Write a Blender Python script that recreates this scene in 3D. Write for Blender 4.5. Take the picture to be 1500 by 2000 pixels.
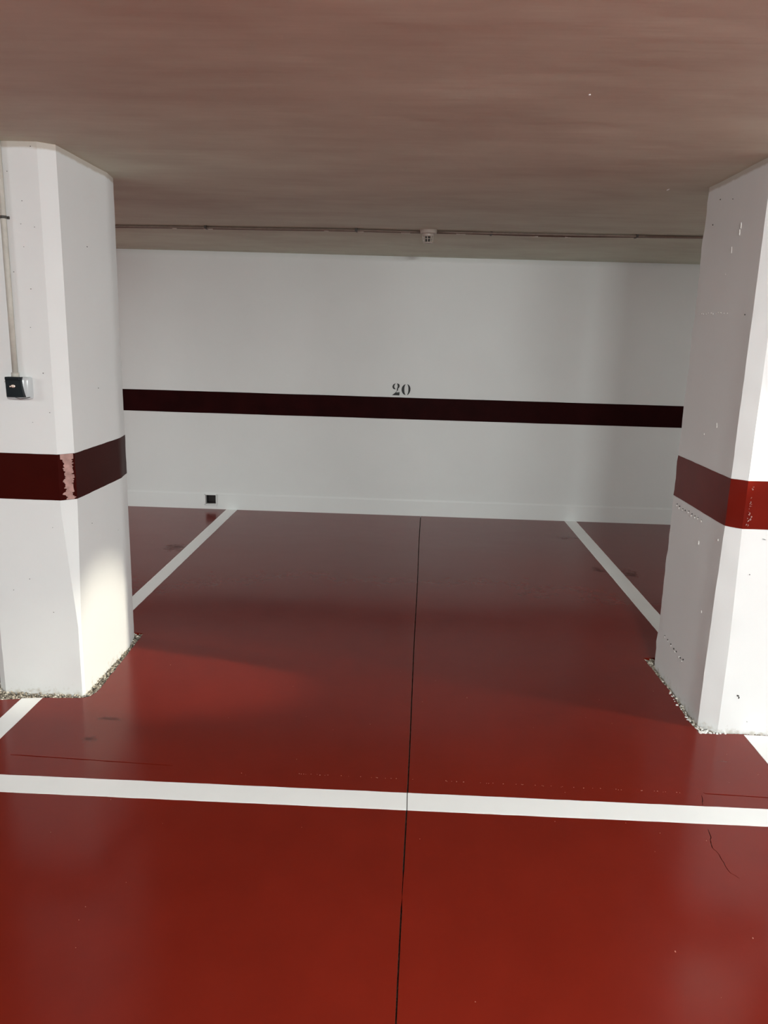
import bpy, bmesh, math, random
from mathutils import Vector, Matrix, noise
from mathutils.geometry import tessellate_polygon

for o in list(bpy.data.objects):
    bpy.data.objects.remove(o, do_unlink=True)
scene = bpy.context.scene
COL = scene.collection
random.seed(20)

# ------------------------------------------------------------------ camera
cam_d = bpy.data.cameras.new('camera')
cam = bpy.data.objects.new('camera', cam_d)
COL.objects.link(cam)
cr = Vector((0.99886131, 0.03823373, 0.02853544))
cu = Vector((-0.03628951, 0.22062014, 0.97468447))
cf = Vector((-0.03097033, 0.97461015, -0.2217564))
m = Matrix((cr, cu, -cf)).transposed().to_4x4()
m.translation = Vector((0, 0, 1.5))
cam.matrix_world = m
cam_d.sensor_fit = 'VERTICAL'
cam_d.sensor_height = 24.0
cam_d.lens = 24.0 * 1496.4 / 2000.0
cam_d.clip_start = 0.02
cam_d.clip_end = 60
scene.camera = cam

# ------------------------------------------------------------------ world, exposure
w = bpy.data.worlds.new('world')
scene.world = w
w.use_nodes = True
w.node_tree.nodes['Background'].inputs[0].default_value = (0.8, 0.9, 1.0, 1)
w.node_tree.nodes['Background'].inputs[1].default_value = 0.02
vs = scene.view_settings
vs.view_transform = 'Standard'
vs.look = 'None'
vs.gamma = 1
vs.use_curve_mapping = False
vs.exposure = 1.5

# ------------------------------------------------------------------ lights (aisle lamps and added fill lamps, all unseen)
def area(name, loc, sx, sy, power, col, rot=(0, 0, 0)):
    d = bpy.data.lights.new(name, 'AREA')
    d.shape = 'RECTANGLE'; d.size = sx; d.size_y = sy
    d.energy = power; d.color = col
    o = bpy.data.objects.new(name, d)
    o.location = loc; o.rotation_euler = rot
    COL.objects.link(o)
    return o

def point(name, loc, power, col, r=0.03):
    d = bpy.data.lights.new(name, 'POINT')
    d.energy = power; d.color = col; d.shadow_soft_size = r
    o = bpy.data.objects.new(name, d); o.location = loc
    COL.objects.link(o)
    return o

COOL = (0.93, 1.0, 0.99)
LAMPS_AND_FILLS = [  # x, y, tube length, downward power, forward power
    (-4.9, -0.6, 1.0, 8, 12),
    (0.62, -1.4, 0.5, 56, 36),
    (5.2, 1.5, 0.6, 44, 42),
    (-4.6, -6.6, 1.3, 14, 14),  # added far fill, reaches the right of the back wall
    (1.8, -6.6, 1.3, 36, 36),  # added far fill for the back wall
    (-5.0, 4.4, 0.6, 38, 0.5),  # added fill for the lower wall and left bay line
    (2.75, 4.2, 0.4, 2.6, 0.1),  # added weak fill for the right bay line and lower right wall
]
for (lx, ly, ll, pd, pf) in LAMPS_AND_FILLS:
    area('lamp_and_fill_light', (lx, ly, 2.03), ll, 0.08, pd, COOL)
    area('lamp_and_fill_front_light', (lx, ly + 0.05, 2.02), ll, 0.05, pf, COOL, (math.radians(90), 0, -0.45 if lx == 0.62 else (1.15 if lx == 5.2 else math.atan2(lx * 0.75, 4.0))))
# warm beam crossing the bay from the right, cut off by the right pillar
sd = bpy.data.lights.new('warm_side_beam', 'SPOT')
sd.energy = 290; sd.color = (1.0, 0.94, 0.76); sd.spot_size = math.radians(13.6); sd.spot_blend = 0.75
sd.shadow_soft_size = 0.02
so = bpy.data.objects.new('warm_side_beam', sd)
so.location = (2.9, 2.466, 1.90)
so.scale = (0.95, 1, 1)
so.rotation_euler = (Vector((-1.33, 3.17, 0.02)) - so.location).to_track_quat('-Z', 'Y').to_euler()
COL.objects.link(so)

# ------------------------------------------------------------------ materials
def nt(name):
    mt = bpy.data.materials.new(name); mt.use_nodes = True
    t = mt.node_tree
    return mt, t, t.nodes['Principled BSDF']

def N(t, kind, **kw):
    n = t.nodes.new(kind)
    for k, v in kw.items():
        if k.startswith('i_'):
            n.inputs[k[2:].replace('_', ' ')].default_value = v
        else:
            setattr(n, k, v)
    return n

def coords(t, scale=(1, 1, 1)):
    tc = N(t, 'ShaderNodeTexCoord'); mp = N(t, 'ShaderNodeMapping')
    mp.inputs['Scale'].default_value = scale
    t.links.new(tc.outputs['Object'], mp.inputs['Vector'])
    return mp.outputs['Vector']

def ntex(t, vec, scale, detail=4, rough=0.55):
    n = N(t, 'ShaderNodeTexNoise')
    n.inputs['Scale'].default_value = scale; n.inputs['Detail'].default_value = detail
    n.inputs['Roughness'].default_value = rough
    t.links.new(vec, n.inputs['Vector'])
    return n.outputs['Fac']

def ramp(t, fac, stops):
    r = N(t, 'ShaderNodeValToRGB')
    e = r.color_ramp.elements
    while len(e) < len(stops): e.new(0.5)
    for i, (p, c) in enumerate(stops):
        e[i].position = p; e[i].color = (c[0], c[1], c[2], 1) if hasattr(c, '__len__') else (c, c, c, 1)
    t.links.new(fac, r.inputs['Fac'])
    return r.outputs['Color']

def mathn(t, op, a, b, clamp=False):
    n = N(t, 'ShaderNodeMath', operation=op); n.use_clamp = clamp
    for i, v in enumerate((a, b)):
        if isinstance(v, (int, float)): n.inputs[i].default_value = v
        else: t.links.new(v, n.inputs[i])
    return n.outputs[0]

def bump(t, bs, height, strength, dist, chain=None):
    b = N(t, 'ShaderNodeBump'); b.inputs['Strength'].default_value = strength; b.inputs['Distance'].default_value = dist
    t.links.new(height, b.inputs['Height'])
    if chain is not None: t.links.new(chain, b.inputs['Normal'])
    t.links.new(b.outputs['Normal'], bs.inputs['Normal'])
    return b.outputs['Normal']

def paint(name, col, var=0.06, rough=0.5, spec=0.4, sc=3.0, stretch=(1, 1, 1), b1=(0.25, 0.004, 2.2), b2=(0.2, 0.0006, 60)):
    mt, t, bs = nt(name)
    v = coords(t, stretch)
    f = ntex(t, v, sc, 5)
    lo = [c * (1 - var) for c in col]; hi = [min(1, c * (1 + var)) for c in col]
    t.links.new(ramp(t, f, [(0.3, lo), (0.7, hi)]), bs.inputs['Base Color'])
    bs.inputs['Roughness'].default_value = rough
    bs.inputs['Specular IOR Level'].default_value = spec
    ch = bump(t, bs, ntex(t, v, b1[2], 3), b1[0], b1[1])
    bump(t, bs, ntex(t, v, b2[2], 3), b2[0], b2[1], ch)
    return mt

WHITE = (0.80, 0.80, 0.785)
M_wall = paint('wall_paint', (0.75, 0.765, 0.755), 0.025, 0.42, 0.35, 1.3, b1=(0.35, 0.02, 1.6), b2=(0.15, 0.0005, 45))
M_maroon = paint('maroon_band_paint', (0.018, 0.0020, 0.0020), 0.25, 0.5, 0.03, 6, b1=(0.25, 0.01, 2.0))
M_maroon2 = paint('pillar_band_maroon', (0.034, 0.0022, 0.0010), 0.12, 0.4, 0.06, 6)
M_red2 = paint('pillar_band_red', (0.13, 0.0075, 0.0035), 0.1, 0.35, 0.12, 8)
M_black = paint('black_stencil_paint', (0.006, 0.006, 0.006), 0.2, 0.5, 0.4, 20)
M_line = paint('white_line_paint', (0.83, 0.83, 0.82), 0.02, 0.34, 0.4, 4, b1=(0.1, 0.002, 5), b2=(0.1, 0.0004, 70))
M_worn = paint('worn_pinkish_primer', (0.40, 0.235, 0.21), 0.25, 0.7, 0.2, 40)
M_chipw = paint('bare_plaster_chip', (0.75, 0.73, 0.70), 0.1, 0.7, 0.2, 40)
M_pit = paint('dark_pit', (0.06, 0.055, 0.05), 0.3, 0.8, 0.2, 40)
M_conc = paint('bare_concrete', (0.16, 0.145, 0.12), 0.4, 0.85, 0.2, 30, b1=(0.6, 0.006, 60), b2=(0.6, 0.003, 200))
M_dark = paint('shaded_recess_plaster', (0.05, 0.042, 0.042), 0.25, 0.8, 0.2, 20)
M_pvc = paint('grey_conduit_plastic', (0.47, 0.445, 0.395), 0.1, 0.4, 0.4, 30, b1=(0.0, 0, 2))
M_pvc2 = paint('painted_ceiling_conduit', (0.20, 0.15, 0.12), 0.15, 0.45, 0.4, 30, b1=(0.0, 0, 2))
M_coupler = paint('pale_coupling_plastic', (0.62, 0.57, 0.50), 0.08, 0.45, 0.4, 30, b1=(0.0, 0, 2))
M_clip = paint('dark_clip', (0.045, 0.038, 0.032), 0.2, 0.5, 0.4, 30, b1=(0.0, 0, 2))
M_det = paint('detector_plastic', (0.46, 0.40, 0.35), 0.06, 0.4, 0.4, 30, b1=(0.0, 0, 2))
M_hous = paint('light_grey_housing_plastic', (0.50, 0.52, 0.53), 0.04, 0.22, 0.5, 20, b1=(0.0, 0, 2))
M_blackp = paint('black_gloss_plastic', (0.005, 0.008, 0.010), 0.15, 0.3, 0.2, 20, b1=(0.0, 0, 2))

# column paint: white, with a dirtier unpainted rim just under the ceiling
def column_mat(name, col):
    mt, t, bs = nt(name)
    v = coords(t)
    f = ntex(t, v, 3.5, 5)
    base = ramp(t, f, [(0.3, [c * 0.975 for c in col]), (0.7, col)])
    sp = N(t, 'ShaderNodeSeparateXYZ')
    tc = N(t, 'ShaderNodeTexCoord'); t.links.new(tc.outputs['Object'], sp.inputs[0])
    wob = ntex(t, v, 25, 3)
    zz = mathn(t, 'ADD', sp.outputs['Z'], mathn(t, 'MULTIPLY', wob, 0.012))
    rim = ramp(t, mathn(t, 'SUBTRACT', zz, 1.5), [(0.634, 0.0), (0.640, 1.0)])
    mx = N(t, 'ShaderNodeMix', data_type='RGBA')
    t.links.new(rim, mx.inputs['Factor']); t.links.new(base, mx.inputs['A'])
    mx.inputs['B'].default_value = (0.52, 0.475, 0.42, 1)
    # splashes and dirt low down
    n2 = ntex(t, v, 30, 6, 0.7)
    low = mathn(t, 'SUBTRACT', mathn(t, 'MULTIPLY', n2, 1.0), mathn(t, 'MULTIPLY', sp.outputs['Z'], 4.0))
    dm = ramp(t, low, [(0.45, 0.0), (0.62, 0.6)])
    mx2 = N(t, 'ShaderNodeMix', data_type='RGBA')
    t.links.new(dm, mx2.inputs['Factor']); t.links.new(mx.outputs['Result'], mx2.inputs['A'])
    mx2.inputs['B'].default_value = (0.45, 0.40, 0.33, 1)
    t.links.new(mx2.outputs['Result'], bs.inputs['Base Color'])
    bs.inputs['Roughness'].default_value = 0.45
    bs.inputs['Specular IOR Level'].default_value = 0.35
    ch = bump(t, bs, ntex(t, v, 5, 3), 0.3, 0.006)
    bump(t, bs, ntex(t, v, 80, 4), 0.25, 0.0007, ch)
    return mt
M_col = column_mat('white_pillar_paint', (0.745, 0.75, 0.745))

# ceiling: brownish-beige paint with long brush streaks
def ceiling_mat():
    mt, t, bs = nt('beige_ceiling_paint')
    v = coords(t, (0.9, 1.8, 1))
    f = ntex(t, v, 1.6, 6, 0.6)
    v2 = coords(t, (1.2, 14, 1))
    g = ntex(t, v2, 2.5, 5, 0.6)
    s = mathn(t, 'ADD', mathn(t, 'MULTIPLY', f, 0.8), mathn(t, 'MULTIPLY', g, 0.2))
    t.links.new(ramp(t, s, [(0.34, (0.56, 0.55, 0.44)), (0.5, (0.63, 0.645, 0.52)), (0.66, (0.70, 0.735, 0.60))]), bs.inputs['Base Color'])
    bs.inputs['Roughness'].default_value = 0.6
    bs.inputs['Specular IOR Level'].default_value = 0.25
    ch = bump(t, bs, ntex(t, coords(t, (0.8, 1.6, 1)), 1.2, 3), 0.35, 0.03)
    bump(t, bs, g, 0.3, 0.002, ch)
    return mt
M_ceil = ceiling_mat()

# floor: glossy dark-red epoxy
def floor_mat():
    mt, t, bs = nt('red_gloss_floor_paint')
    v = coords(t)
    f = ntex(t, v, 1.1, 6, 0.6)
    f2 = ntex(t, v, 9, 5, 0.6)
    s = mathn(t, 'ADD', mathn(t, 'MULTIPLY', f, 0.7), mathn(t, 'MULTIPLY', f2, 0.3))
    base = ramp(t, s, [(0.3, (0.130, 0.0095, 0.0045)), (0.5, (0.149, 0.0113, 0.0054)), (0.7, (0.168, 0.0130, 0.0062))])
    # dull grubby marks
    f3 = ntex(t, v, 14, 5, 0.7)
    sp = N(t, 'ShaderNodeTexCoord')
    mask = None
    for (x, y, rx, ry) in [(-1.64, 5.22, 0.11, 0.12), (1.50, 5.0, 0.07, 0.10), (-1.16, 2.57, 0.035, 0.022),
                           (-1.15, 2.73, 0.05, 0.015), (1.31, 5.05, 0.05, 0.07), (1.25, 5.9, 0.10, 0.05),
                           (1.20, 2.62, 0.03, 0.008)]:
        mp = N(t, 'ShaderNodeMapping'); mp.vector_type = 'POINT'
        mp.inputs['Scale'].default_value = (1 / rx, 1 / ry, 1)
        mp.inputs['Location'].default_value = (-x / rx, -y / ry, 0)
        t.links.new(sp.outputs['Object'], mp.inputs['Vector'])
        ln = N(t, 'ShaderNodeVectorMath', operation='LENGTH'); t.links.new(mp.outputs[0], ln.inputs[0])
        k = mathn(t, 'SUBTRACT', 3.15, mathn(t, 'ADD', ln.outputs['Value'], mathn(t, 'MULTIPLY', f3, 4.4)), True)
        k = mathn(t, 'MULTIPLY', k, 1.1, True)
        mask = k if mask is None else mathn(t, 'MAXIMUM', mask, k)
    mx = N(t, 'ShaderNodeMix', data_type='RGBA')
    t.links.new(mask, mx.inputs['Factor']); t.links.new(base, mx.inputs['A'])
    mx.inputs['B'].default_value = (0.075, 0.009, 0.005, 1)
    # faint pale scuffs
    sc = ntex(t, coords(t, (3, 9, 1)), 4.5, 8, 0.75)
    scm = ramp(t, sc, [(0.68, 0.0), (0.82, 0.2)])
    mx3 = N(t, 'ShaderNodeMix', data_type='RGBA')
    t.links.new(scm, mx3.inputs['Factor']); t.links.new(mx.outputs['Result'], mx3.inputs['A'])
    mx3.inputs['B'].default_value = (0.30, 0.07, 0.04, 1)
    t.links.new(mx3.outputs['Result'], bs.inputs['Base Color'])
    r = ramp(t, s, [(0.3, 0.15), (0.7, 0.22)])
    t.links.new(mathn(t, 'ADD', r, mathn(t, 'MULTIPLY', mask, 0.25)), bs.inputs['Roughness'])
    bs.inputs['Specular IOR Level'].default_value = 0.18
    ch = bump(t, bs, ntex(t, coords(t, (1, 1.3, 1)), 2.2, 2), 0.22, 0.005)
    bump(t, bs, ntex(t, v, 55, 3), 0.14, 0.0006, ch)
    return mt
M_floor = floor_mat()

def pebble_mat():
    mt, t, bs = nt('gravel_stone')
    oi = N(t, 'ShaderNodeNewGeometry')
    t.links.new(ramp(t, oi.outputs['Random Per Island'], [(0.0, (0.10, 0.085, 0.065)), (0.45, (0.27, 0.23, 0.18)), (0.8, (0.42, 0.37, 0.30)), (1.0, (0.72, 0.68, 0.60))]), bs.inputs['Base Color'])
    bs.inputs['Roughness'].default_value = 0.8
    return mt
M_peb = pebble_mat()

def lens_mat():
    mt, t, bs = nt('coppery_lens')
    bs.inputs['Base Color'].default_value = (0.95, 0.78, 0.66, 1)
    bs.inputs['Metallic'].default_value = 0.6
    bs.inputs['Roughness'].default_value = 0.25
    v = coords(t); f = ntex(t, v, 30)
    t.links.new(ramp(t, f, [(0.3, (0.9, 0.7, 0.58)), (0.7, (1, 0.86, 0.75))]), bs.inputs['Base Color'])
    return mt
M_lens = lens_mat()

# ------------------------------------------------------------------ helpers
def link(name, me, mat, parent=None, kind=None, label=None, cat=None, group=None, smooth=False):
    if mat is not None and not me.materials: me.materials.append(mat)
    if smooth:
        for p in me.polygons: p.use_smooth = True
    o = bpy.data.objects.new(name, me)
    COL.objects.link(o)
    if parent is not None: o.parent = parent
    for k, v in (('kind', kind), ('label', label), ('category', cat), ('group', group)):
        if v: o[k] = v
    return o

def mesh_of(name, verts, faces):
    me = bpy.data.meshes.new(name); me.from_pydata([tuple(v) for v in verts], [], faces); me.update()
    return me

def bm_mesh(name, bm, norm=True):
    if norm: bmesh.ops.recalc_face_normals(bm, faces=bm.faces)
    me = bpy.data.meshes.new(name); bm.to_mesh(me); bm.free()
    return me

def poly_slab(name, outer, holes, z_top, z_bot):
    """flat plate with holes: top face tessellated, plus side walls"""
    loops = [outer] + holes
    flat = [p for l in loops for p in l]
    tris = tessellate_polygon([[Vector((p[0], p[1], 0)) for p in l] for l in loops])
    n = len(flat)
    verts = [(x, y, z_top) for x, y in flat] + [(x, y, z_bot) for x, y in flat]
    faces = []
    for a, b, c in tris:
        A, B, Cc = flat[a], flat[b], flat[c]
        cr_ = (B[0] - A[0]) * (Cc[1] - A[1]) - (B[1] - A[1]) * (Cc[0] - A[0])
        if abs(cr_) < 1e-12: continue
        faces.append((a, b, c) if cr_ > 0 else (a, c, b))
    k = 0
    for l in loops:
        m_ = len(l)
        ar = sum(l[i][0] * l[(i + 1) % m_][1] - l[(i + 1) % m_][0] * l[i][1] for i in range(m_))
        hole = l is not outer
        for i in range(m_):
            a, b = k + i, k + (i + 1) % m_
            q = (a, a + n, b + n, b)
            if (ar > 0) == hole: q = q[::-1]
            faces.append(q)
        k += m_
    return mesh_of(name, verts, faces)

def tube(name, pts, r, seg=12, mat=None, parent=None, cap=True, **kw):
    bm = bmesh.new(); rings = []
    pts = [Vector(p) for p in pts]
    for i, p in enumerate(pts):
        d = (pts[min(i + 1, len(pts) - 1)] - pts[max(i - 1, 0)]).normalized()
        a = d.cross(Vector((0.01, 0.02, 1)) if abs(d.z) < 0.9 else Vector((1, 0, 0))).normalized(); b = d.cross(a)
        rr = r[i] if isinstance(r, (list, tuple)) else r
        rings.append([bm.verts.new(p + (a * math.cos(2 * math.pi * k / seg) + b * math.sin(2 * math.pi * k / seg)) * rr) for k in range(seg)])
    for i in range(len(rings) - 1):
        for k in range(seg):
            bm.faces.new((rings[i][k], rings[i][(k + 1) % seg], rings[i + 1][(k + 1) % seg], rings[i + 1][k]))
    if cap:
        bm.faces.new(rings[0]); bm.faces.new(rings[-1])
    return link(name, bm_mesh(name, bm), mat, parent, smooth=True, **kw)

def lathe_bm(prof, seg=32, c=(0, 0, 0)):
    bm = bmesh.new(); rings = []
    for r, z in prof:
        rings.append([bm.verts.new((c[0] + r * math.cos(2 * math.pi * k / seg), c[1] + r * math.sin(2 * math.pi * k / seg), c[2] + z)) for k in range(seg)])
    for i in range(len(rings) - 1):
        for k in range(seg):
            bm.faces.new((rings[i][k], rings[i][(k + 1) % seg], rings[i + 1][(k + 1) % seg], rings[i + 1][k]))
    bm.faces.new(rings[0]); bm.faces.new(rings[-1])
    return bm

def box_bm(x0, x1, y0, y1, z0, z1, bev=0.0, seg=3, bm=None):
    own = bm is None
    if own: bm = bmesh.new()
    r = bmesh.ops.create_cube(bm, size=1)
    for v in r['verts']:
        v.co = Vector(((x0 + x1) / 2 + v.co.x * (x1 - x0), (y0 + y1) / 2 + v.co.y * (y1 - y0), (z0 + z1) / 2 + v.co.z * (z1 - z0)))
    if bev:
        es = list({e for v in r['verts'] for e in v.link_edges})
        bmesh.ops.bevel(bm, geom=es, offset=bev, segments=seg, affect='EDGES', profile=0.5)
    return bm

# ------------------------------------------------------------------ plan dimensions
XW, YF = 9.0, -9.0                 # half width and the wall behind the aisle
def wall_y(x): return 6.4896 + 0.0087 * x
def ceil_z(x, y):
    pts = [(-9.5, 2.157), (2.9, 2.152), (3.35, 2.150), (3.62, 2.153), (4.2, 2.167), (5.24, 2.187), (5.275, 2.187), (6.9, 2.129)]
    for (a, za), (b, zb) in zip(pts, pts[1:]):
        if y <= b: return za + (zb - za) * (y - a) / (b - a)
    return pts[-1][1]

# ------------------------------------------------------------------ floor
def jx(y): return 0.0165 + (y - 1.45) * 0.0188 + 0.0012 * math.sin(3.1 * y)
base = link('floor', poly_slab('floor', [(-XW, YF), (XW, YF), (XW, 6.7), (-XW, 6.7)], [], -0.016, -0.12), M_conc, kind='structure')

def half_gap(y):
    """the saw cut narrows and is filled with paint in front of the white line"""
    g = 0.0024
    if y > 5.2: g = 0.0032
    if y < 1.93: g = 0.0011
    if 1.80 < y < 1.86: g = 0.0002
    if 1.49 < y < 1.79: g = 0.0021
    if y < 1.475: g = 0.0002
    return g
ys = []
y = YF
while y < 6.62:
    ys.append(y); y += 0.04 if y > 1.2 else 0.5
ys.append(6.62)
jl = [(jx(y) - half_gap(y) + random.uniform(-.0002, .0001), y) for y in ys]
jr = [(jx(y) + half_gap(y) + random.uniform(-.0001, .0002), y) for y in ys]

def rag(pts, step=0.02, amp=0.002, seed=0):
    rr = random.Random(seed); out = []
    for (a, b) in zip(pts, pts[1:] + pts[:1]):
        L = math.hypot(b[0] - a[0], b[1] - a[1]); n = max(1, int(L / step))
        nx, ny = -(b[1] - a[1]) / L, (b[0] - a[0]) / L
        for i in range(n):
            t_ = i / n; j = rr.uniform(-amp, amp)
            out.append((a[0] + (b[0] - a[0]) * t_ + nx * j, a[1] + (b[1] - a[1]) * t_ + ny * j))
    return out

def slit(pts, w, seed=1):
    rr = random.Random(seed); up, dn = [], []
    for i, (x, y) in enumerate(pts):
        a = pts[max(0, i - 1)]; b = pts[min(len(pts) - 1, i + 1)]
        L = math.hypot(b[0] - a[0], b[1] - a[1]); nx, ny = -(b[1] - a[1]) / L, (b[0] - a[0]) / L
        hw = w * (0.25 if i in (0, len(pts) - 1) else rr.uniform(0.4, 0.6))
        up.append((x + nx * hw, y + ny * hw)); dn.append((x - nx * hw, y - ny * hw))
    return up + dn[::-1]

def interp(pts, step, amp, seed):
    rr = random.Random(seed); out = []
    for a, b in zip(pts, pts[1:]):
        n = max(1, int(math.hypot(b[0] - a[0], b[1] - a[1]) / step))
        for i in range(n):
            out.append((a[0] + (b[0] - a[0]) * i / n + rr.uniform(-amp, amp), a[1] + (b[1] - a[1]) * i / n + rr.uniform(-amp, amp)))
    out.append(pts[-1]); return out

hole_l = rag([(-1.86, 2.86), (-1.65, 2.845), (-1.57, 2.864), (-1.505, 2.879), (-1.34, 2.893), (-1.306, 2.905), (-1.289, 2.95), (-1.287, 3.0), (-1.295, 3.11),
              (-1.302, 3.284), (-1.312, 3.50), (-1.318, 3.614), (-1.36, 3.62), (-1.74, 3.62), (-1.80, 3.0), (-1.86, 2.985)], 0.02, 0.0022, 3)
hole_r = rag([(1.186, 3.566), (1.189, 3.398), (1.197, 3.178), (1.186, 3.005), (1.184, 2.90), (1.195, 2.825), (1.247, 2.828), (1.345, 2.836), (1.46, 2.832),
              (1.60, 2.832), (1.62, 2.86), (1.62, 3.54), (1.26, 3.575)], 0.02, 0.0022, 4)
cut_l = slit(interp([(-1.396, 2.4413), (-1.188, 2.4352), (-0.944, 2.4257), (-0.80, 2.420)], 0.03, 0.0006, 5), 0.0058)
cut_r = slit(interp([(1.054, 2.408), (1.06, 2.4015), (1.27, 2.3949), (1.75, 2.385), (2.6, 2.37)], 0.04, 0.0006, 6), 0.0055)
crack0 = slit(interp([(1.0427, 2.392), (1.035, 2.36), (1.027, 2.334)], 0.012, 0.002, 7), 0.0020)
crack1 = slit(interp([(0.996, 2.20), (0.992, 2.173), (0.981, 2.147), (0.975, 2.109), (0.982, 2.078), (0.982, 2.039), (0.979, 2.004), (0.99, 1.985), (1.0, 1.97)], 0.010, 0.0022, 8), 0.0022)
slab_l = [(-XW, YF)] + jl + [(-XW, 6.40)]
slab_r = [(XW, YF), (XW, 6.62)] + jr[::-1]
link('floor_slab', poly_slab('floor_slab_l', slab_l, [hole_l, cut_l], 0.0, -0.012), M_floor, base)
link('floor_slab', poly_slab('floor_slab_r', slab_r, [hole_r, cut_r, crack0, crack1], 0.0, -0.012), M_floor, base)

# painted lines
def line_strip(name, p0, p1, q0, q1, label, seed, parent):
    """quad p0->p1 one edge, q0->q1 the other, with slightly ragged edges"""
    a = interp([p0, p1], 0.045, 0.0007, seed); b = interp([q0, q1], 0.045, 0.0007, seed + 1)
    return link(name, poly_slab(name, a + b[::-1], [], 0.0011, 0.0), M_line, parent, label=label)
for s, (xa, xb) in enumerate([(-6.0, jx(2.27) - 0.0014), (jx(2.27) + 0.0014, 6.0)]):
    ya = lambda x: 2.3200 + 0.0040 * x + 0.0 ; yb = lambda x: 2.2225 + 0.0051 * x
    line_strip('line_marking', (xa, yb(xa)), (xb, yb(xb)), (xa, ya(xa)), (xb, ya(xb)),
               'white painted line across the front of the bay, ' + ('left' if s == 0 else 'right') + ' of the joint', 10 + s, base)
for nm, (x0a, x0b, x1a, x1b) in {'left': (-1.5705, -1.4890, -1.5815, -1.4865), 'right': (1.3668, 1.4625, 1.3540, 1.4550)}.items():
    xs0 = -1.572 if nm == 'left' else 1.3668
    cx = -1.53 if nm == 'left' else 1.41
    yw = wall_y(cx) + 0.02
    front_y = 2.862 if nm == 'left' else 2.83
    # behind the pillar, up to the wall
    line_strip('line_marking', (x0a, 3.66), (x1a, yw), (x0b, 3.66), (x1b, yw), 'white bay line from the %s pillar back to the wall' % nm, 20, base)
    # in front of the pillar, down to the cross line
    pa, pb = (x0a, x0b)
    fy = (2.866, 2.880) if nm == 'left' else (2.829, 2.829)
    line_strip('line_marking', (pa, 2.315), (pa + 0.001, fy[0]), (pb, 2.315), (pb + 0.001, fy[1]), 'short white bay line in front of the %s pillar' % nm, 24, base)
# neighbouring bays' lines, beyond the frame
for cx in (-4.25, 4.15):
    line_strip('line_marking', (cx - .048, 2.315), (cx - .048, wall_y(cx) + .02), (cx + .048, 2.315), (cx + .048, wall_y(cx) + .02), None, 30, base)

# gravel exposed round the pillar feet
def inside(p, poly):
    c = False; x, y = p
    for i in range(len(poly)):
        (x1, y1), (x2, y2) = poly[i], poly[i - 1]
        if (y1 > y) != (y2 > y) and x < (x2 - x1) * (y - y1) / (y2 - y1) + x1: c = not c
    return c
def gravel(poly, core, n, seed, label):
    rr = random.Random(seed); verts, faces = [], []
    ico = bmesh.new(); bmesh.ops.create_icosphere(ico, subdivisions=1, radius=1)
    iv = [v.co.copy() for v in ico.verts]; ifc = [[v.index for v in f.verts] for f in ico.faces]; ico.free()
    xs = [p[0] for p in poly]; ys_ = [p[1] for p in poly]; k = 0; tries = 0
    while k < n and tries < n * 60:
        tries += 1
        x = rr.uniform(min(xs), max(xs)); y = rr.uniform(min(ys_), max(ys_))
        if not inside((x, y), poly) or (core[0] < x < core[1] and core[2] < y < core[3]): continue
        r = rr.uniform(0.0022, 0.0058) * (1.25 if rr.random() < 0.12 else 1)
        sx, sy, sz = r * rr.uniform(.8, 1.3), r * rr.uniform(.8, 1.3), r * rr.uniform(.6, 1.0)
        rot = Matrix.Rotation(rr.uniform(0, 6.28), 3, 'Z') @ Matrix.Rotation(rr.uniform(-.6, .6), 3, 'X')
        z = rr.uniform(-0.0125, -0.004)
        b0 = len(verts)
        for v in iv:
            q = rot @ Vector((v.x * sx * rr.uniform(.8, 1.15), v.y * sy * rr.uniform(.8, 1.15), v.z * sz))
            verts.append((x + q.x, y + q.y, z + q.z))
        faces += [[b0 + i for i in f] for f in ifc]; k += 1
    return link('gravel', mesh_of('gravel', verts, faces), M_peb, base, kind='stuff', label=label)
gravel(hole_l, (-1.70, -1.345, 2.945, 3.56), 2600, 5, 'exposed gravel in the gap round the foot of the left pillar')
gravel(hole_r, (1.225, 1.60, 2.865, 3.49), 1900, 6, 'exposed gravel in the gap round the foot of the right pillar')
# paint crumbs along the cross joint
def flecks(name, spots, mat, parent, nrm, r0, r1, seed, label=None, kind='stuff'):
    rr = random.Random(seed); bm = bmesh.new(); nrm = Vector(nrm).normalized()
    a = nrm.cross(Vector((0.3, 0.2, 1)) if abs(nrm.z) < .9 else Vector((1, 0, 0))).normalized(); b = nrm.cross(a)
    for s in spots:
        p = Vector(s[:3]); sx, sz = (s[3], s[4]) if len(s) > 3 else (rr.uniform(r0, r1), rr.uniform(r0, r1))
        h = min(sx, sz) * 0.35; n = 7; ring = []
        for k in range(n):
            t_ = 2 * math.pi * k / n
            ring.append(bm.verts.new(p + a * math.cos(t_) * sx * rr.uniform(.7, 1.2) + b * math.sin(t_) * sz * rr.uniform(.7, 1.2) - nrm * 0.0008))
        ring2 = [bm.verts.new(p + (v.co + nrm * 0.0008 - p) * 0.7 + nrm * (h + 0.0006)) for v in ring]
        for k in range(n): bm.faces.new((ring[k], ring[(k + 1) % n], ring2[(k + 1) % n], ring2[k]))
        bm.faces.new(ring2)
    return link(name, bm_mesh(name, bm), mat, parent, kind=kind, label=label)
rr = random.Random(9)
sp = []
for i in range(60):
    x = rr.choice([rr.uniform(0.18, 0.62), rr.uniform(0.62, 1.0), rr.uniform(-0.35, 0.2)])
    sp.append((x, 2.404 - 0.004 * x + rr.uniform(-.002, .002), 0.0))
M_chipf = paint('pale_red_paint_crumb', (0.42, 0.16, 0.12), 0.3, 0.7, 0.2, 60)
flecks('paint_crumbs', sp, M_chipf, base, (0, 0, 1), 0.0008, 0.0022, 2, 'pale crumbs of paint along the cross joint')
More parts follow.
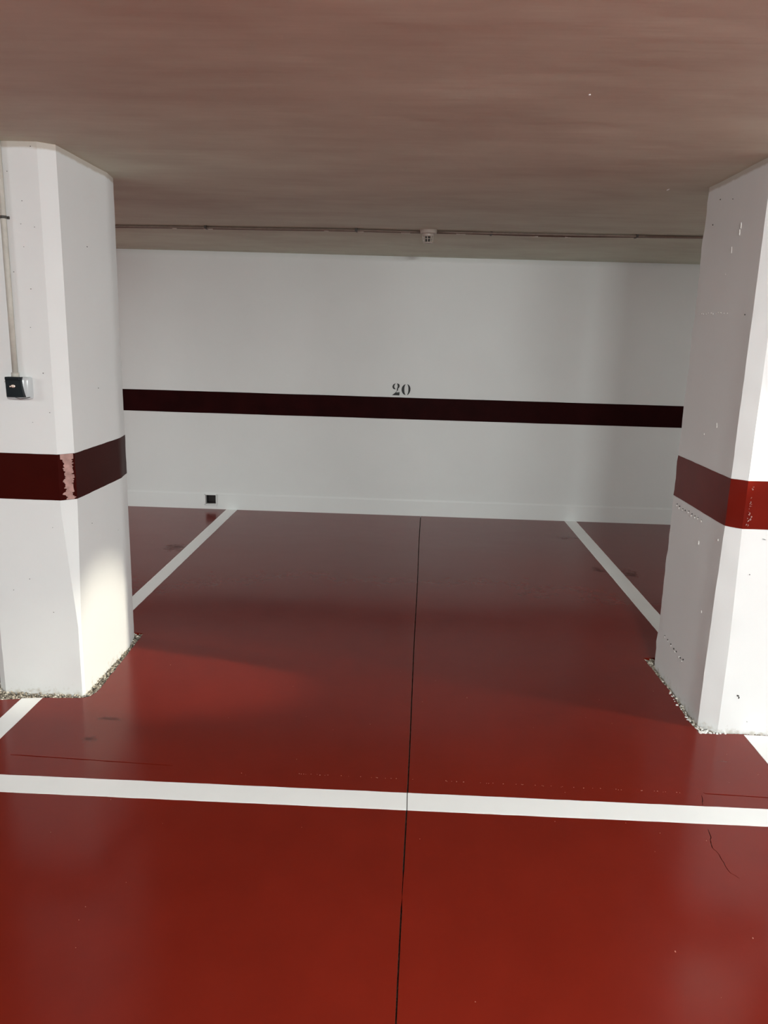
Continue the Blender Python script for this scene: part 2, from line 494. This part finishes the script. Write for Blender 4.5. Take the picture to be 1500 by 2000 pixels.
sp = [(rr.uniform(-1.3, 1.4), rr.uniform(1.4, 3.3), 0.0) for i in range(46)] + [(0.72, 1.68, 0, .004, .002), (0.94, 1.74, 0, .003, .002), (0.99, 1.70, 0, .005, .003)]
flecks('grit', sp, M_chipf, base, (0, 0, 1), 0.0006, 0.0018, 4, 'tiny specks of grit on the red floor')
# scraped mortar at the right pillar's front corner
rr = random.Random(12); sp = []
for i in range(70):
    t_ = rr.random()
    if t_ < 0.35: p = (1.186 + rr.uniform(-.004, .014), rr.uniform(2.85, 3.2))
    elif t_ < .7: p = (rr.uniform(1.195, 1.30), 2.832 + rr.uniform(-.006, .010))
    else: p = (rr.uniform(1.19, 1.24), rr.uniform(2.828, 2.88))
    sp.append((p[0], p[1], 0.0005, rr.uniform(.002, .007), rr.uniform(.002, .006)))
flecks('plaster_crumbs', sp, M_chipw, base, (0, 0, 1), .002, .006, 3, 'white plaster crumbs at the front corner of the right pillar')

# ------------------------------------------------------------------ back wall with its vent hole
VX0, VX1, VZ0, VZ1 = -1.765, -1.672, 0.040, 0.124
def wall_p(x, z, out=0.0):
    fl = 0.0
    if z < 0.15: fl = 0.007 * (1 - z / 0.15) + (0.0005 if z < 0.135 else 0)
    wv = 0.0022 * noise.noise(Vector((x * 1.3, z * 1.6, 3.1)))
    return (x, wall_y(x) - fl - wv - out, z)
def grid_wall(xs, zs, fn, skip=None):
    verts = [fn(x, z) for z in zs for x in xs]; faces = []
    nx = len(xs)
    for j in range(len(zs) - 1):
        for i in range(nx - 1):
            if skip and skip(xs[i], xs[i + 1], zs[j], zs[j + 1]): continue
            a = j * nx + i
            faces.append((a, a + 1, a + nx + 1, a + nx))
    return verts, faces
xs = sorted(set([-XW + i * 0.25 for i in range(int(2 * XW / 0.25) + 1)] + [VX0, VX1, VX0 - 0.012, VX1 + 0.012, VX0 - 0.03, VX1 + 0.03]))
zs = sorted(set([-0.05, 0.0, 0.02, VZ0 - 0.008, VZ0, 0.07, 0.10, VZ1, 0.134, 0.136, 0.15] + [0.2 + 0.1 * i for i in range(21)]))
v_, f_ = grid_wall(xs, zs, wall_p, lambda a, b, c, d: a >= VX0 - 1e-6 and b <= VX1 + 1e-6 and c >= VZ0 - 1e-6 and d <= VZ1 + 1e-6)
wback = link('wall_back', mesh_of('wall_back', v_, f_), M_wall, kind='structure', smooth=True)
md = wback.modifiers.new('thickness', 'SOLIDIFY'); md.thickness = 0.02; md.offset = -1
# painted band
zb0, zb1 = 0.8335, 1.0151
xs2 = [-XW + i * 0.1 for i in range(int(2 * XW / 0.1) + 1)]
rr = random.Random(31)
def band_p(x, z):
    dz = 0.0012 * noise.noise(Vector((x * 2.3, z * 5, 8))) + rr.uniform(-.0004, .0004)
    p = wall_p(x, z, 0.0018); return (p[0], p[1], z + dz)
v_, f_ = grid_wall(xs2, [zb0, 0.87, 0.92, 0.97, zb1], band_p)
link('painted_band', mesh_of('painted_band', v_, f_), M_maroon, wback, label='dark maroon painted band along the white back wall', smooth=True)
# vent niche
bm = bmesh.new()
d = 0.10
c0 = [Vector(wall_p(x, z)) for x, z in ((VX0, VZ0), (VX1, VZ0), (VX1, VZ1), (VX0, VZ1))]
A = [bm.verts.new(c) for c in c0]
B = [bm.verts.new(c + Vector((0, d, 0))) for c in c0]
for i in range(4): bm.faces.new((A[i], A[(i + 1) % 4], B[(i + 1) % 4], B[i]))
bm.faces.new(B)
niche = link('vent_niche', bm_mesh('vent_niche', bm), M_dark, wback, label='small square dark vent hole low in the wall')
# pale reveal round the niche, thicker on the left and bottom
def reveal(x0, x1, z0, z1, nm):
    yy = wall_y(x0) - 0.0085 - 0.002
    o = link(nm, bm_mesh(nm, box_bm(x0, x1, yy, yy + 0.045, z0, z1, 0.0015, 2)), M_wall, wback)
reveal(VX0 - 0.009, VX0 + 0.003, VZ0 - 0.004, VZ1 + 0.007, 'vent_reveal')
reveal(VX1 - 0.001, VX1 + 0.006, VZ0 - 0.004, VZ1 + 0.007, 'vent_reveal')
reveal(VX0 - 0.009, VX1 + 0.006, VZ1 - 0.001, VZ1 + 0.008, 'vent_reveal')
reveal(VX0 - 0.009, VX1 + 0.006, VZ0 - 0.008, VZ0 + 0.004, 'vent_reveal')

# stencilled number 20
S = 0.00437 / 15.0
def stencil(name, polys, label):
    bm = bmesh.new()
    for pl in polys:
        pts = []
        for (u, v) in pl:
            du, dv = u - 395, 640 - v
            X = -0.1690 + du * S; Z = 1.0300 + (dv + du * 0.029) * S
            pts.append((X, Z))
        tr = tessellate_polygon([[Vector((p[0], p[1], 0)) for p in pts]])
        vsf = [bm.verts.new((p[0], wall_y(p[0]) - 0.0042, p[1])) for p in pts]
        vsb = [bm.verts.new((p[0], wall_y(p[0]) - 0.0, p[1])) for p in pts]
        for t3 in tr:
            try: bm.faces.new([vsf[i] for i in t3])
            except ValueError: pass
        for i in range(len(pts)):
            bm.faces.new((vsf[i], vsf[(i + 1) % len(pts)], vsb[(i + 1) % len(pts)], vsb[i]))
    return link(name, bm_mesh(name, bm), M_black, wback, label=label)
def cr_smooth(pl, sharp=()):
    out = []; n = len(pl)
    for i in range(n):
        p0, p1, p2, p3 = pl[i - 1], pl[i], pl[(i + 1) % n], pl[(i + 2) % n]
        if i in sharp: p0 = p1
        if (i + 1) % n in sharp: p3 = p2
        for k in range(4):
            t_ = k / 4
            f = lambda a, b, c, d_: 0.5 * (2 * b + (c - a) * t_ + (2 * a - 5 * b + 4 * c - d_) * t_ ** 2 + (-a + 3 * b - 3 * c + d_) * t_ ** 3)
            out.append((f(p0[0], p1[0], p2[0], p3[0]), f(p0[1], p1[1], p2[1], p3[1])))
    return out
two_a = cr_smooth([(495, 300), (450, 314), (418, 350), (406, 390), (416, 432), (452, 462), (505, 464), (476, 436), (458, 392), (468, 340)], (0, 6))
two_b = cr_smooth([(532, 300), (578, 310), (606, 345), (610, 385), (592, 425), (562, 455), (576, 484), (530, 528), (506, 553), (560, 556), (617, 546), (611, 640), (395, 632), (478, 572), (536, 500), (532, 462), (553, 400), (550, 345)], (0, 5, 6, 8, 10, 11, 12))
zer_a = cr_smooth([(782, 322), (735, 342), (694, 385), (673, 440), (673, 505), (694, 562), (735, 608), (790, 630), (762, 575), (750, 500), (752, 400)], (0, 7))
zer_b = cr_smooth([(828, 318), (874, 345), (908, 392), (924, 450), (918, 520), (892, 580), (856, 622), (832, 628), (858, 560), (864, 450), (852, 370)], (0, 7))
stencil('stencil_digit', [two_a, two_b], 'black stencilled digit 2 above the maroon band')
stencil('stencil_digit', [zer_a, zer_b], 'black stencilled digit 0 above the maroon band')

# ------------------------------------------------------------------ ceiling
cy = [-9.2, -6, -3, -1, 0, 1, 2, 2.9, 3.1, 3.35, 3.45, 3.55, 3.75, 4.0, 4.2, 4.6, 5.0, 5.2, 5.24, 5.275, 5.32, 5.6, 6.0, 6.3, 6.7]
cx_ = [-XW - .1 + i * (2 * XW + .2) / 60 for i in range(61)]
verts = []
for y in cy:
    for x in cx_:
        verts.append((x, y, ceil_z(x, y) + 0.0015 * noise.noise(Vector((x * 1.1, y * 1.1, 5)))))
nx = len(cx_)
faces = [(j * nx + i, (j + 1) * nx + i, (j + 1) * nx + i + 1, j * nx + i + 1) for j in range(len(cy) - 1) for i in range(nx - 1)]
ceil = link('ceiling', mesh_of('ceiling', verts, faces), M_ceil, kind='structure', smooth=True)
md = ceil.modifiers.new('thickness', 'SOLIDIFY'); md.thickness = 0.1; md.offset = -1
flecks('plaster_chips', [(0.448, 2.276, 2.152, .006, .0035), (1.062, 3.541, 2.151, .020, .004)],
       M_chipw, ceil, (0, 0, -1), .002, .004, 5, 'small white chips on the ceiling')
flecks('ceiling_bump', [(0.694, 1.891, 2.1560, .010, .006)], M_ceil, ceil, (0, 0, -1), .01, .02, 6, 'small paint-covered lump on the ceiling')

# side and aisle walls, outside the frame, close the room
def plain_wall(name, a, b):
    n = 24; vv = []
    d_ = Vector((b[0] - a[0], b[1] - a[1]))
    for j in range(12):
        for i in range(n + 1):
            vv.append((a[0] + d_.x * i / n, a[1] + d_.y * i / n, -0.05 + j * 2.3 / 11))
    ff = [(j * (n + 1) + i, j * (n + 1) + i + 1, (j + 1) * (n + 1) + i + 1, (j + 1) * (n + 1) + i) for j in range(11) for i in range(n)]
    o = link(name, mesh_of(name, vv, ff), M_wall, kind='structure')
    nrm = Vector((-d_.y, d_.x)).normalized() * -0.0
    return o
plain_wall('wall_left', (-XW, YF), (-XW, 6.45))
plain_wall('wall_right', (XW, 6.6), (XW, YF))
plain_wall('wall_front', (XW, YF), (-XW, YF))

# added wall outside the frame, blocks right-hand light from the back wall
link('light_block_wall', bm_mesh('light_block_wall', box_bm(3.02, 3.14, 2.52, 6.50, -0.01, 2.17)), M_wall, kind='structure')

# ------------------------------------------------------------------ pillars
def section(x0, x1, y0, y1, c, z):
    """perimeter points, counter-clockwise from above; c = chamfers (front-left, front-right, back-right, back-left) as (dx, dy)"""
    (ax, ay), (bx, by), (cx1, cy1), (dx1, dy1) = c
    corners = [(x0 + ax, y0), (x1 - bx, y0), (x1, y0 + by), (x1, y1 - cy1), (x1 - cx1, y1), (x0 + dx1, y1), (x0, y1 - dy1), (x0, y0 + ay)]
    out = []
    for i in range(8):
        a, b = corners[i], corners[(i + 1) % 8]
        n = 12 if i % 2 == 0 else 3
        if i in (2, 6): n = 16
        for k in range(n):
            out.append((a[0] + (b[0] - a[0]) * k / n, a[1] + (b[1] - a[1]) * k / n, k == 0, i))
    return out

def pillar_mesh(name, dims, cham, z0, z1, dz, out=0.0, seed=0, rough=0.0018, ledge=0.0):
    x0, x1, y0, y1 = dims; cx_, cy_ = (x0 + x1) / 2, (y0 + y1) / 2
    nz = max(1, round((z1 - z0) / dz)); rings = []; verts = []
    for j in range(nz + 1):
        z = z0 + (z1 - z0) * j / nz
        sec = section(x0, x1, y0, y1, cham(z), z)
        for idx, (x, y, cor, side) in enumerate(sec):
            dirv = Vector((x - cx_, y - cy_)).normalized()
            q = Vector((x * 1.0, y * 1.0, z))
            d_ = 0.0020 * noise.noise(Vector((x * 2.5, y * 2.5, z * 2.2 + seed)))
            edge = cor or side % 2 == 1
            if edge: d_ += rough * noise.noise(Vector((x * 30, y * 30, z * 26 + seed))) + rough * 1.0 * noise.noise(Vector((x * 9, y * 9, z * 7 + seed)))
            zz = z + (ledge * noise.noise(Vector((x * 18, y * 18, z * 3 + seed))) if j in (0, nz) else 0)
            verts.append((x + dirv.x * (d_ + out), y + dirv.y * (d_ + out), zz))
        rings.append(len(sec))
    n = rings[0]
    faces = [(j * n + i, j * n + (i + 1) % n, (j + 1) * n + (i + 1) % n, (j + 1) * n + i) for j in range(nz) for i in range(n)]
    if out == 0.0:
        faces.append(tuple(reversed(range(n)))); faces.append(tuple(nz * n + i for i in range(n)))
    return mesh_of(name, verts, faces)

def add_smooth(o, ang=18):
    for p in o.data.polygons: p.use_smooth = True
    try:
        o.data.set_sharp_from_angle(angle=math.radians(ang))
    except Exception: pass

# left pillar
DL = (-1.715, -1.332, 2.930, 3.575)
def chL(z):
    c = 0.050
    if z < 0.80: c = 0.050 - 0.040 * min(1, (0.80 - z) / 0.5)
    return [(0.045, 0.045), (c, c * 0.85), (0.022, 0.125), (0.04, 0.04)]
pl = link('pillar', pillar_mesh('pillar_left', DL, chL, -0.016, 2.158, 0.035, 0.0, 1.3, 0.0016), M_col,
          label='white painted pillar on the left with conduit and switch box', cat='pillar')
add_smooth(pl)
b_ = link('painted_band', pillar_mesh('band_left', DL, chL, 0.832, 1.0171, 0.0265, 0.0016, 1.3, 0.0016, 0.0012), M_maroon2, pl, label='dark maroon band round the left pillar')
add_smooth(b_)
# right pillar
DR = (1.210, 1.60, 2.846, 3.505)
def chR(z):
    c = 0.040 + 0.012 * max(0.0, min(1.0, (0.85 - z) / 0.5))
    return [(c + 0.008, c), (0.05, 0.05), (0.04, 0.04), (0.02, 0.03)]
pr = link('pillar', pillar_mesh('pillar_right', DR, chR, -0.016, 2.158, 0.035, 0.0, 7.7, 0.0055), M_col,
          label='white painted pillar on the right with a bright red band', cat='pillar')
add_smooth(pr)
b_ = link('painted_band', pillar_mesh('band_right', DR, chR, 0.8377, 1.0214, 0.0265, 0.0016, 7.7, 0.0055, 0.0012), M_red2, pr, label='red band round the right pillar')
add_smooth(b_)

# worn strip where the left band's paint has come off the chamfered corner
rr = random.Random(44); vv = []; ff = []
n = 110
ca = Vector((DL[1] - 0.049, DL[2] + 0.001)); cb = Vector((DL[1] - 0.001, DL[2] + 0.044)); dn_ = Vector((1, -1)).normalized()
for i in range(n + 1):
    z = 0.8335 + (1.0165 - 0.8335) * i / n
    t0 = 0.30 + rr.uniform(-.03, .03) + 0.22 * noise.noise(Vector((z * 60, 0, 0))) + 0.12 * noise.noise(Vector((z * 190, 0, 0))); t1 = 0.84 + rr.uniform(-.03, .03) + 0.16 * noise.noise(Vector((z * 45, 5, 0))) + 0.14 * noise.noise(Vector((z * 210, 5, 0)))
    if z > 0.995: t0, t1 = 0.12, 0.9
    for t_ in (t0, t1):
        p = ca + (cb - ca) * t_ + dn_ * 0.0036
        vv.append((p.x, p.y, z))
ff = [(2 * i, 2 * i + 1, 2 * i + 3, 2 * i + 2) for i in range(n)]
o = link('worn_paint', mesh_of('worn_paint', vv, ff), M_worn, pl, label='pinkish worn strip on the corner of the maroon band')
md = o.modifiers.new('thickness', 'SOLIDIFY'); md.thickness = 0.004; md.offset = -1

# pits and nicks in the plaster
rr = random.Random(3)
sp = []
for (px, pz) in [(-1.497, 2.05), (-1.45, 1.95), (-1.46, 1.87), (-1.41, 1.86), (-1.455, 1.79), (-1.44, 1.64), (-1.50, 1.70), (-1.452, 1.50), (-1.415, 1.33),
                 (-1.40, 1.18), (-1.47, 1.14), (-1.60, 1.15), (-1.42, 0.72), (-1.44, 0.36), (-1.53, 0.50), (-1.60, 0.45), (-1.405, 2.135)]:
    sp.append((px, DL[2] - 0.001, pz, rr.uniform(.0012, .0024), rr.uniform(.001, .002)))
flecks('plaster_pits', sp, M_pit, pl, (0, -1, 0), .001, .002, 5, 'tiny dark pits in the front face of the left pillar')
sp = [(DL[1] + 0.0005, 3.2046, 1.8235, .0022, .0022), (DL[1] + 0.0005, 3.2417, 1.2567, .002, .002), (DL[1] + 0.0005, 3.10, 0.70, .0015, .002), (DL[1] + 0.0005, 3.38, 0.60, .0012, .0015)]
flecks('plaster_pits', sp, M_pit, pl, (1, 0, 0), .001, .002, 6)
def rowspots(a, b, n, jit, r0, r1, seed):
    r_ = random.Random(seed); out = []
    for i in range(n):
        t_ = i / (n - 1)
        out.append((DR[0] - 0.0008, a[0] + (b[0] - a[0]) * t_ + r_.uniform(-jit, jit), a[1] + (b[1] - a[1]) * t_ + r_.uniform(-jit, jit) * .6, r_.uniform(r0, r1), r_.uniform(r0, r1)))
    return out
sp_d = rowspots((3.42, .806), (3.12, .806), 9, .006, .002, .0045, 1) + rowspots((3.37, .19), (3.13, .180), 7, .008, .003, .0055, 2)
sp_w = rowspots((3.425, .800), (3.12, .800), 9, .006, .003, .0055, 3) + rowspots((3.42, 1.638), (3.12, 1.632), 12, .006, .0015, .003, 4) + rowspots((3.38, .183), (3.14, .173), 6, .008, .003, .005, 5)
for (a, z_, s1, s2) in [(3.088, 1.95, .004, .014), (3.093, 1.925, .005, .012), (3.15, 1.868, .003, .016), (3.08, 1.20, .003, .012), (3.118, .708, .006, .010), (3.18, 1.78, .003, .003), (2.93, .77, .005, .005), (3.0, .45, .003, .006), (3.2, 1.15, .002, .004)]:
    sp_w.append((DR[0] - 0.0008, a, z_, s1, s2))
sp_d += [(DR[0] - 0.0008, 3.33, 2.08, .003, .003), (DR[0] - 0.0008, 3.38, 1.99, .003, .003), (DR[0] - 0.0008, 3.2, 2.06, .002, .002), (DR[0] - 0.0008, 2.95, 1.62, .003, .003)]
flecks('plaster_pits', sp_d, M_pit, pr, (-1, 0, 0), .001, .002, 7, 'rows of small dark pits on the side of the right pillar')
flecks('plaster_nicks', sp_w, M_chipw, pr, (-1, 0, 0), .001, .002, 8, 'small pale nicks on the side of the right pillar')
sp = [(1.33, DR[2] - .001, 0.16, .006, .004), (1.335, DR[2] - .001, 0.152, .003, .005), (1.345, DR[2] - .001, .80, .009, .0012), (1.31, DR[2] - .001, 0.66, .002, .002), (1.42, DR[2] - .001, 1.3, .002, .002), (1.38, DR[2] - .001, .05, .003, .001)]
flecks('plaster_pits', sp, M_pit, pr, (0, -1, 0), .001, .002, 9)
sp = [(1.275 + rr.uniform(-.004, .006), DR[2] - 0.0022, rr.uniform(.845, 1.0), rr.uniform(.0008, .002), rr.uniform(.001, .004)) for i in range(28)] + \
     [(1.283, DR[2] - .0022, .875, .004, .005), (1.286, DR[2] - .0022, .885, .003, .004)]
flecks('paint_nicks', sp, M_worn, pr, (0, -1, 0), .001, .002, 10, 'pinkish nicks in the red band near its corner')

# ------------------------------------------------------------------ conduit and switch box on the left pillar
yF = DL[2]
t = bpy.data.objects.new('wall_conduit', None); COL.objects.link(t)
t.location = (0, 0, 0)
t['label'] = 'grey vertical conduit clipped to the front of the left pillar'; t['category'] = 'conduit'
cxs = -1.518
tube('conduit_pipe', [(cxs, yF - 0.0125, z) for z in (1.312, 1.6, 1.9, 2.12, 2.152)], 0.0105, 16, M_pvc, t)
for z in (1.89,):
    bm = bmesh.new()
    for s in (-1, 1): box_bm(cxs + s * 0.0135 - 0.004, cxs + s * 0.0135 + 0.004, yF - 0.005, yF + 0.002, z - 0.005, z + 0.005, 0.001, 1, bm)
    k = 12
    for i in range(k):
        a0, a1 = math.pi * i / k, math.pi * (i + 1) / k
        p = [Vector((cxs + math.cos(a) * r_, yF - 0.0125 - math.sin(a) * r_, zz)) for a in (a0, a1) for r_ in (0.0106, 0.0135) for zz in (z - 0.005, z + 0.005)]
        v = [bm.verts.new(q) for q in p]
        for fc in ((2, 3, 7, 6), (0, 4, 5, 1), (0, 2, 6, 4), (1, 5, 7, 3)): bm.faces.new([v[q] for q in fc])
    link('conduit_clip', bm_mesh('conduit_clip', bm), M_clip, t)
tube('conduit_gland', [(cxs, yF - 0.0125, 1.312), (cxs, yF - 0.0125, 1.330)], 0.0145, 16, M_pvc, t)

sb = bpy.data.objects.new('switch_box', None); COL.objects.link(sb)
sb['label'] = 'small light-grey switch box with black front on the left pillar'; sb['category'] = 'switch box'
SX0, SX1, SZ0, SZ1 = -1.556, -1.458, 1.232, 1.314
DY = 0.048
bm = bmesh.new()
# housing: rounded plan, flat back
prof = []
for i in range(17):
    a = math.pi * i / 16
    prof.append(((SX0 + SX1) / 2 - math.cos(a) * (SX1 - SX0) / 2, yF - (abs(math.sin(a)) ** 0.55) * DY))
rings = []
for (z, s) in ((SZ0, 0.93), (SZ0 + 0.005, 0.985), (SZ0 + 0.012, 1.0), (SZ1 - 0.012, 1.0), (SZ1 - 0.004, 0.97), (SZ1, 0.88)):
    rings.append([bm.verts.new((((SX0 + SX1) / 2) + (x - (SX0 + SX1) / 2) * s, yF + 0.002 + (y - yF) * s, z)) for x, y in prof])
for a, b in zip(rings, rings[1:]):
    for i in range(len(prof) - 1): bm.faces.new((a[i], a[i + 1], b[i + 1], b[i]))
    bm.faces.new((a[-1], a[0], b[0], b[-1]))
bm.faces.new(rings[0]); bm.faces.new(rings[-1])
ho = link('housing', bm_mesh('housing', bm), M_hous, sb); add_smooth(ho, 40)
# black front cover with a curved right edge and a recessed dark window
BX0, BX1 = -1.5365, -1.4785
bm = bmesh.new()
zs_ = [1.2400 + (1.3155 - 1.2400) * i / 12 for i in range(13)]
L_ = []
for i, z in enumerate(zs_):
    tt = i / 12
    xr = BX1 + 0.0085 * (1 - tt) ** 2.2
    for yv in (yF - DY - 0.009, yF - DY + 0.012):
        L_.append([bm.verts.new((BX0 + 0.002 * (1 - tt), yv, z)), bm.verts.new((xr, yv + (0.004 if yv < yF - DY else 0), z))])
for i in range(12):
    f0, f1, g0, g1 = L_[2 * i], L_[2 * i + 1], L_[2 * i + 2], L_[2 * i + 3]
    bm.faces.new((f0[0], f0[1], g0[1], g0[0])); bm.faces.new((f1[1], f1[0], g1[0], g1[1]))
    bm.faces.new((f0[1], f1[1], g1[1], g0[1])); bm.faces.new((f1[0], f0[0], g0[0], g1[0]))
bm.faces.new((L_[0][0], L_[1][0], L_[1][1], L_[0][1])); bm.faces.new((L_[-2][0], L_[-2][1], L_[-1][1], L_[-1][0]))
bc = link('cover', bm_mesh('cover', bm), M_blackp, sb, label='black front cover')
link('cover_lip', bm_mesh('cover_lip', box_bm(BX0 + 0.0005, BX1 - 0.0005, yF - DY - 0.0125, yF - DY - 0.008, 1.3045, 1.3140, 0.0015, 2)), M_blackp, bc)
bm = lathe_bm([(0.0085, 0.0), (0.0085, 0.0015), (0.0065, 0.0028), (0.003, 0.0034)], 20)
for v in bm.verts: v.co = Vector((v.co.x * 1.0 - 1.5070, yF - DY - 0.0085 - v.co.z, 1.2815 + v.co.y * 0.72))
ln = link('lens', bm_mesh('lens', bm), M_lens, bc, label='small coppery shining lens', smooth=True)
bm = lathe_bm([(0.0028, 0.0), (0.0028, 0.002), (0.001, 0.003)], 12)
for v in bm.verts: v.co = Vector((v.co.x * 0.9 - 1.5185, yF - DY - 0.0088 - v.co.z, 1.280 + v.co.y * 1.2))
link('lens', bm_mesh('lens_small', bm), M_lens, bc, smooth=True)
bm = box_bm(BX0 - 0.0105, BX0 - 0.0065, yF - DY * 0.92 - 0.003, yF - DY * 0.80, 1.296, 1.2995, 0.001, 2)
link('screw', bm_mesh('screw', bm), M_chipw, sb)
tube('wire', [(-1.502, yF - DY - 0.006, 1.2385), (-1.484, yF - DY - 0.008, 1.2345), (-1.469, yF - DY + 0.004, 1.2365), (-1.458, yF - 0.03, 1.2395)], 0.0013, 8, M_clip, sb)

# ------------------------------------------------------------------ conduits and detector on the ceiling
def ridge_y(x): return 5.262 + (-0.035 * x)
cd = bpy.data.objects.new('ceiling_conduit', None); COL.objects.link(cd)
cd['label'] = 'pair of thin brown conduits clipped across the ceiling near the back wall'; cd['category'] = 'conduit'
def cpath(x0, x1, off, sagfn, r=0.0068):
    n = int(abs(x1 - x0) / 0.08) + 2; out = []
    for i in range(n):
        x = x0 + (x1 - x0) * i / (n - 1); y = ridge_y(x) + off + sagfn(x)
        out.append((x, y, ceil_z(x, y) - r - 0.003))
    return out
wav = lambda x: 0.010 * math.sin(x * 2.1) + 0.006 * math.sin(x * 5.3 + 1) + (0.055 * max(0, 1 - abs(x - 0.86) / 0.55) ** 1.0)
wav2 = lambda x: wav(x) if x < 0.1 else 0.010 * math.sin(x * 2.1)
tube('conduit_pipe', cpath(-5.0, 0.02, 0.000, wav), 0.0068, 10, M_pvc2, cd)
tube('conduit_pipe', cpath(-5.0, 0.02, 0.024, wav), 0.0068, 10, M_pvc2, cd)
tube('conduit_pipe', cpath(0.12, 5.0, -0.010, wav2), 0.0068, 10, M_pvc2, cd)
tube('conduit_pipe', cpath(0.12, 5.0, 0.016, wav), 0.0068, 10, M_pvc2, cd)
for (x, ln_) in [(-1.62, .03), (-1.39, .06), (-0.60, .03), (-0.38, .05), (-0.08, .06), (0.28, .06), (0.76, .045), (0.975, .035)]:
    y = ridge_y(x) + 0.020 + (wav(x))
    z = ceil_z(x, y) - 0.0105
    tube('coupling', [(x - ln_ / 2, y, z), (x + ln_ / 2, y, z)], 0.0088, 12, M_coupler, cd)
for x in (-1.40, -0.40, 0.475, 1.395):
    y = ridge_y(x) + wav(x) + 0.008
    z = ceil_z(x, y)
    bm = box_bm(x - 0.006, x + 0.006, y - 0.026, y + 0.030, z - 0.019, z - 0.0165, 0.0008, 1)
    box_bm(x - 0.007, x + 0.007, y - 0.036, y - 0.022, z - 0.019, z + 0.003, 0.001, 1, bm)
    link('conduit_clip', bm_mesh('conduit_clip', bm), M_clip, cd)

dt = bpy.data.objects.new('smoke_detector', None); COL.objects.link(dt)
dt['label'] = 'small round smoke detector hanging from the ceiling between the conduits'; dt['category'] = 'detector'
dx, dy = 0.068, 5.235; dz = ceil_z(dx, dy) + 0.002
link('mount', bm_mesh('mount', lathe_bm([(0.056, 0.0), (0.0565, -0.006), (0.053, -0.022), (0.046, -0.027), (0.040, -0.029)], 36, (dx, dy, dz))), M_det, dt, smooth=False)
link('head', bm_mesh('head', lathe_bm([(0.036, -0.027), (0.0385, -0.030), (0.0375, -0.040), (0.034, -0.044), (0.022, -0.0445)], 32, (dx, dy, dz))), M_det, dt)
link('sensor_core', bm_mesh('sensor_core', lathe_bm([(0.018, -0.044), (0.018, -0.074)], 20, (dx, dy, dz))), M_pit, dt, label='dark sensor chamber')
for k in range(9):
    a = 2 * math.pi * (k + 0.5) / 9
    bm = bmesh.new()
    c, s = math.cos(a), math.sin(a)
    pr_ = []
    for (r_, z) in ((0.0355, -0.042), (0.0275, -0.080)):
        for (dr, dtg) in ((-0.002, -0.0024), (0.002, -0.0024), (0.002, 0.0024), (-0.002, 0.0024)):
            pr_.append(bm.verts.new((dx + c * (r_ + dr) - s * dtg, dy + s * (r_ + dr) + c * dtg, dz + z)))
    for i in range(4): bm.faces.new((pr_[i], pr_[(i + 1) % 4], pr_[4 + (i + 1) % 4], pr_[4 + i]))
    bm.faces.new(pr_[:4]); bm.faces.new(pr_[4:])
    link('cage_rib', bm_mesh('cage_rib', bm), M_det, dt)
link('end_cap', bm_mesh('end_cap', lathe_bm([(0.028, -0.077), (0.030, -0.079), (0.029, -0.0835), (0.016, -0.085)], 28, (dx, dy, dz))), M_det, dt)
link('ring', bm_mesh('ring', lathe_bm([(0.0315, -0.057), (0.0345, -0.058), (0.034, -0.0605), (0.031, -0.0605)], 28, (dx, dy, dz))), M_det, dt)

# ------------------------------------------------------------------ aisle lamps and added fill lamps (out of frame, they carry the lights above)
M_lampw = paint('lamp_housing', (0.7, 0.7, 0.7), 0.03, 0.4)
for i, (lx, ly, ll, pd, pf) in enumerate(LAMPS_AND_FILLS):
    zc = ceil_z(lx, ly)
    t = bpy.data.objects.new('tube_and_fill_lamp', None); COL.objects.link(t)
    t['label'] = 'white ceiling batten lamp out of frame, ' + ('left of the bay', 'in front of the bay', 'right of the bay', 'added fill on the far side to the left', 'added fill on the far side to the right', 'added fill over the left neighbouring bay', 'added fill behind the right pillar')[i]; t['category'] = 'lamp'
    link('lamp_body', bm_mesh('lamp_body', box_bm(lx - ll / 2 - 0.03, lx + ll / 2 + 0.03, ly - 0.05, ly + 0.05, zc - 0.06, zc + 0.004, 0.006, 2)), M_lampw, t)
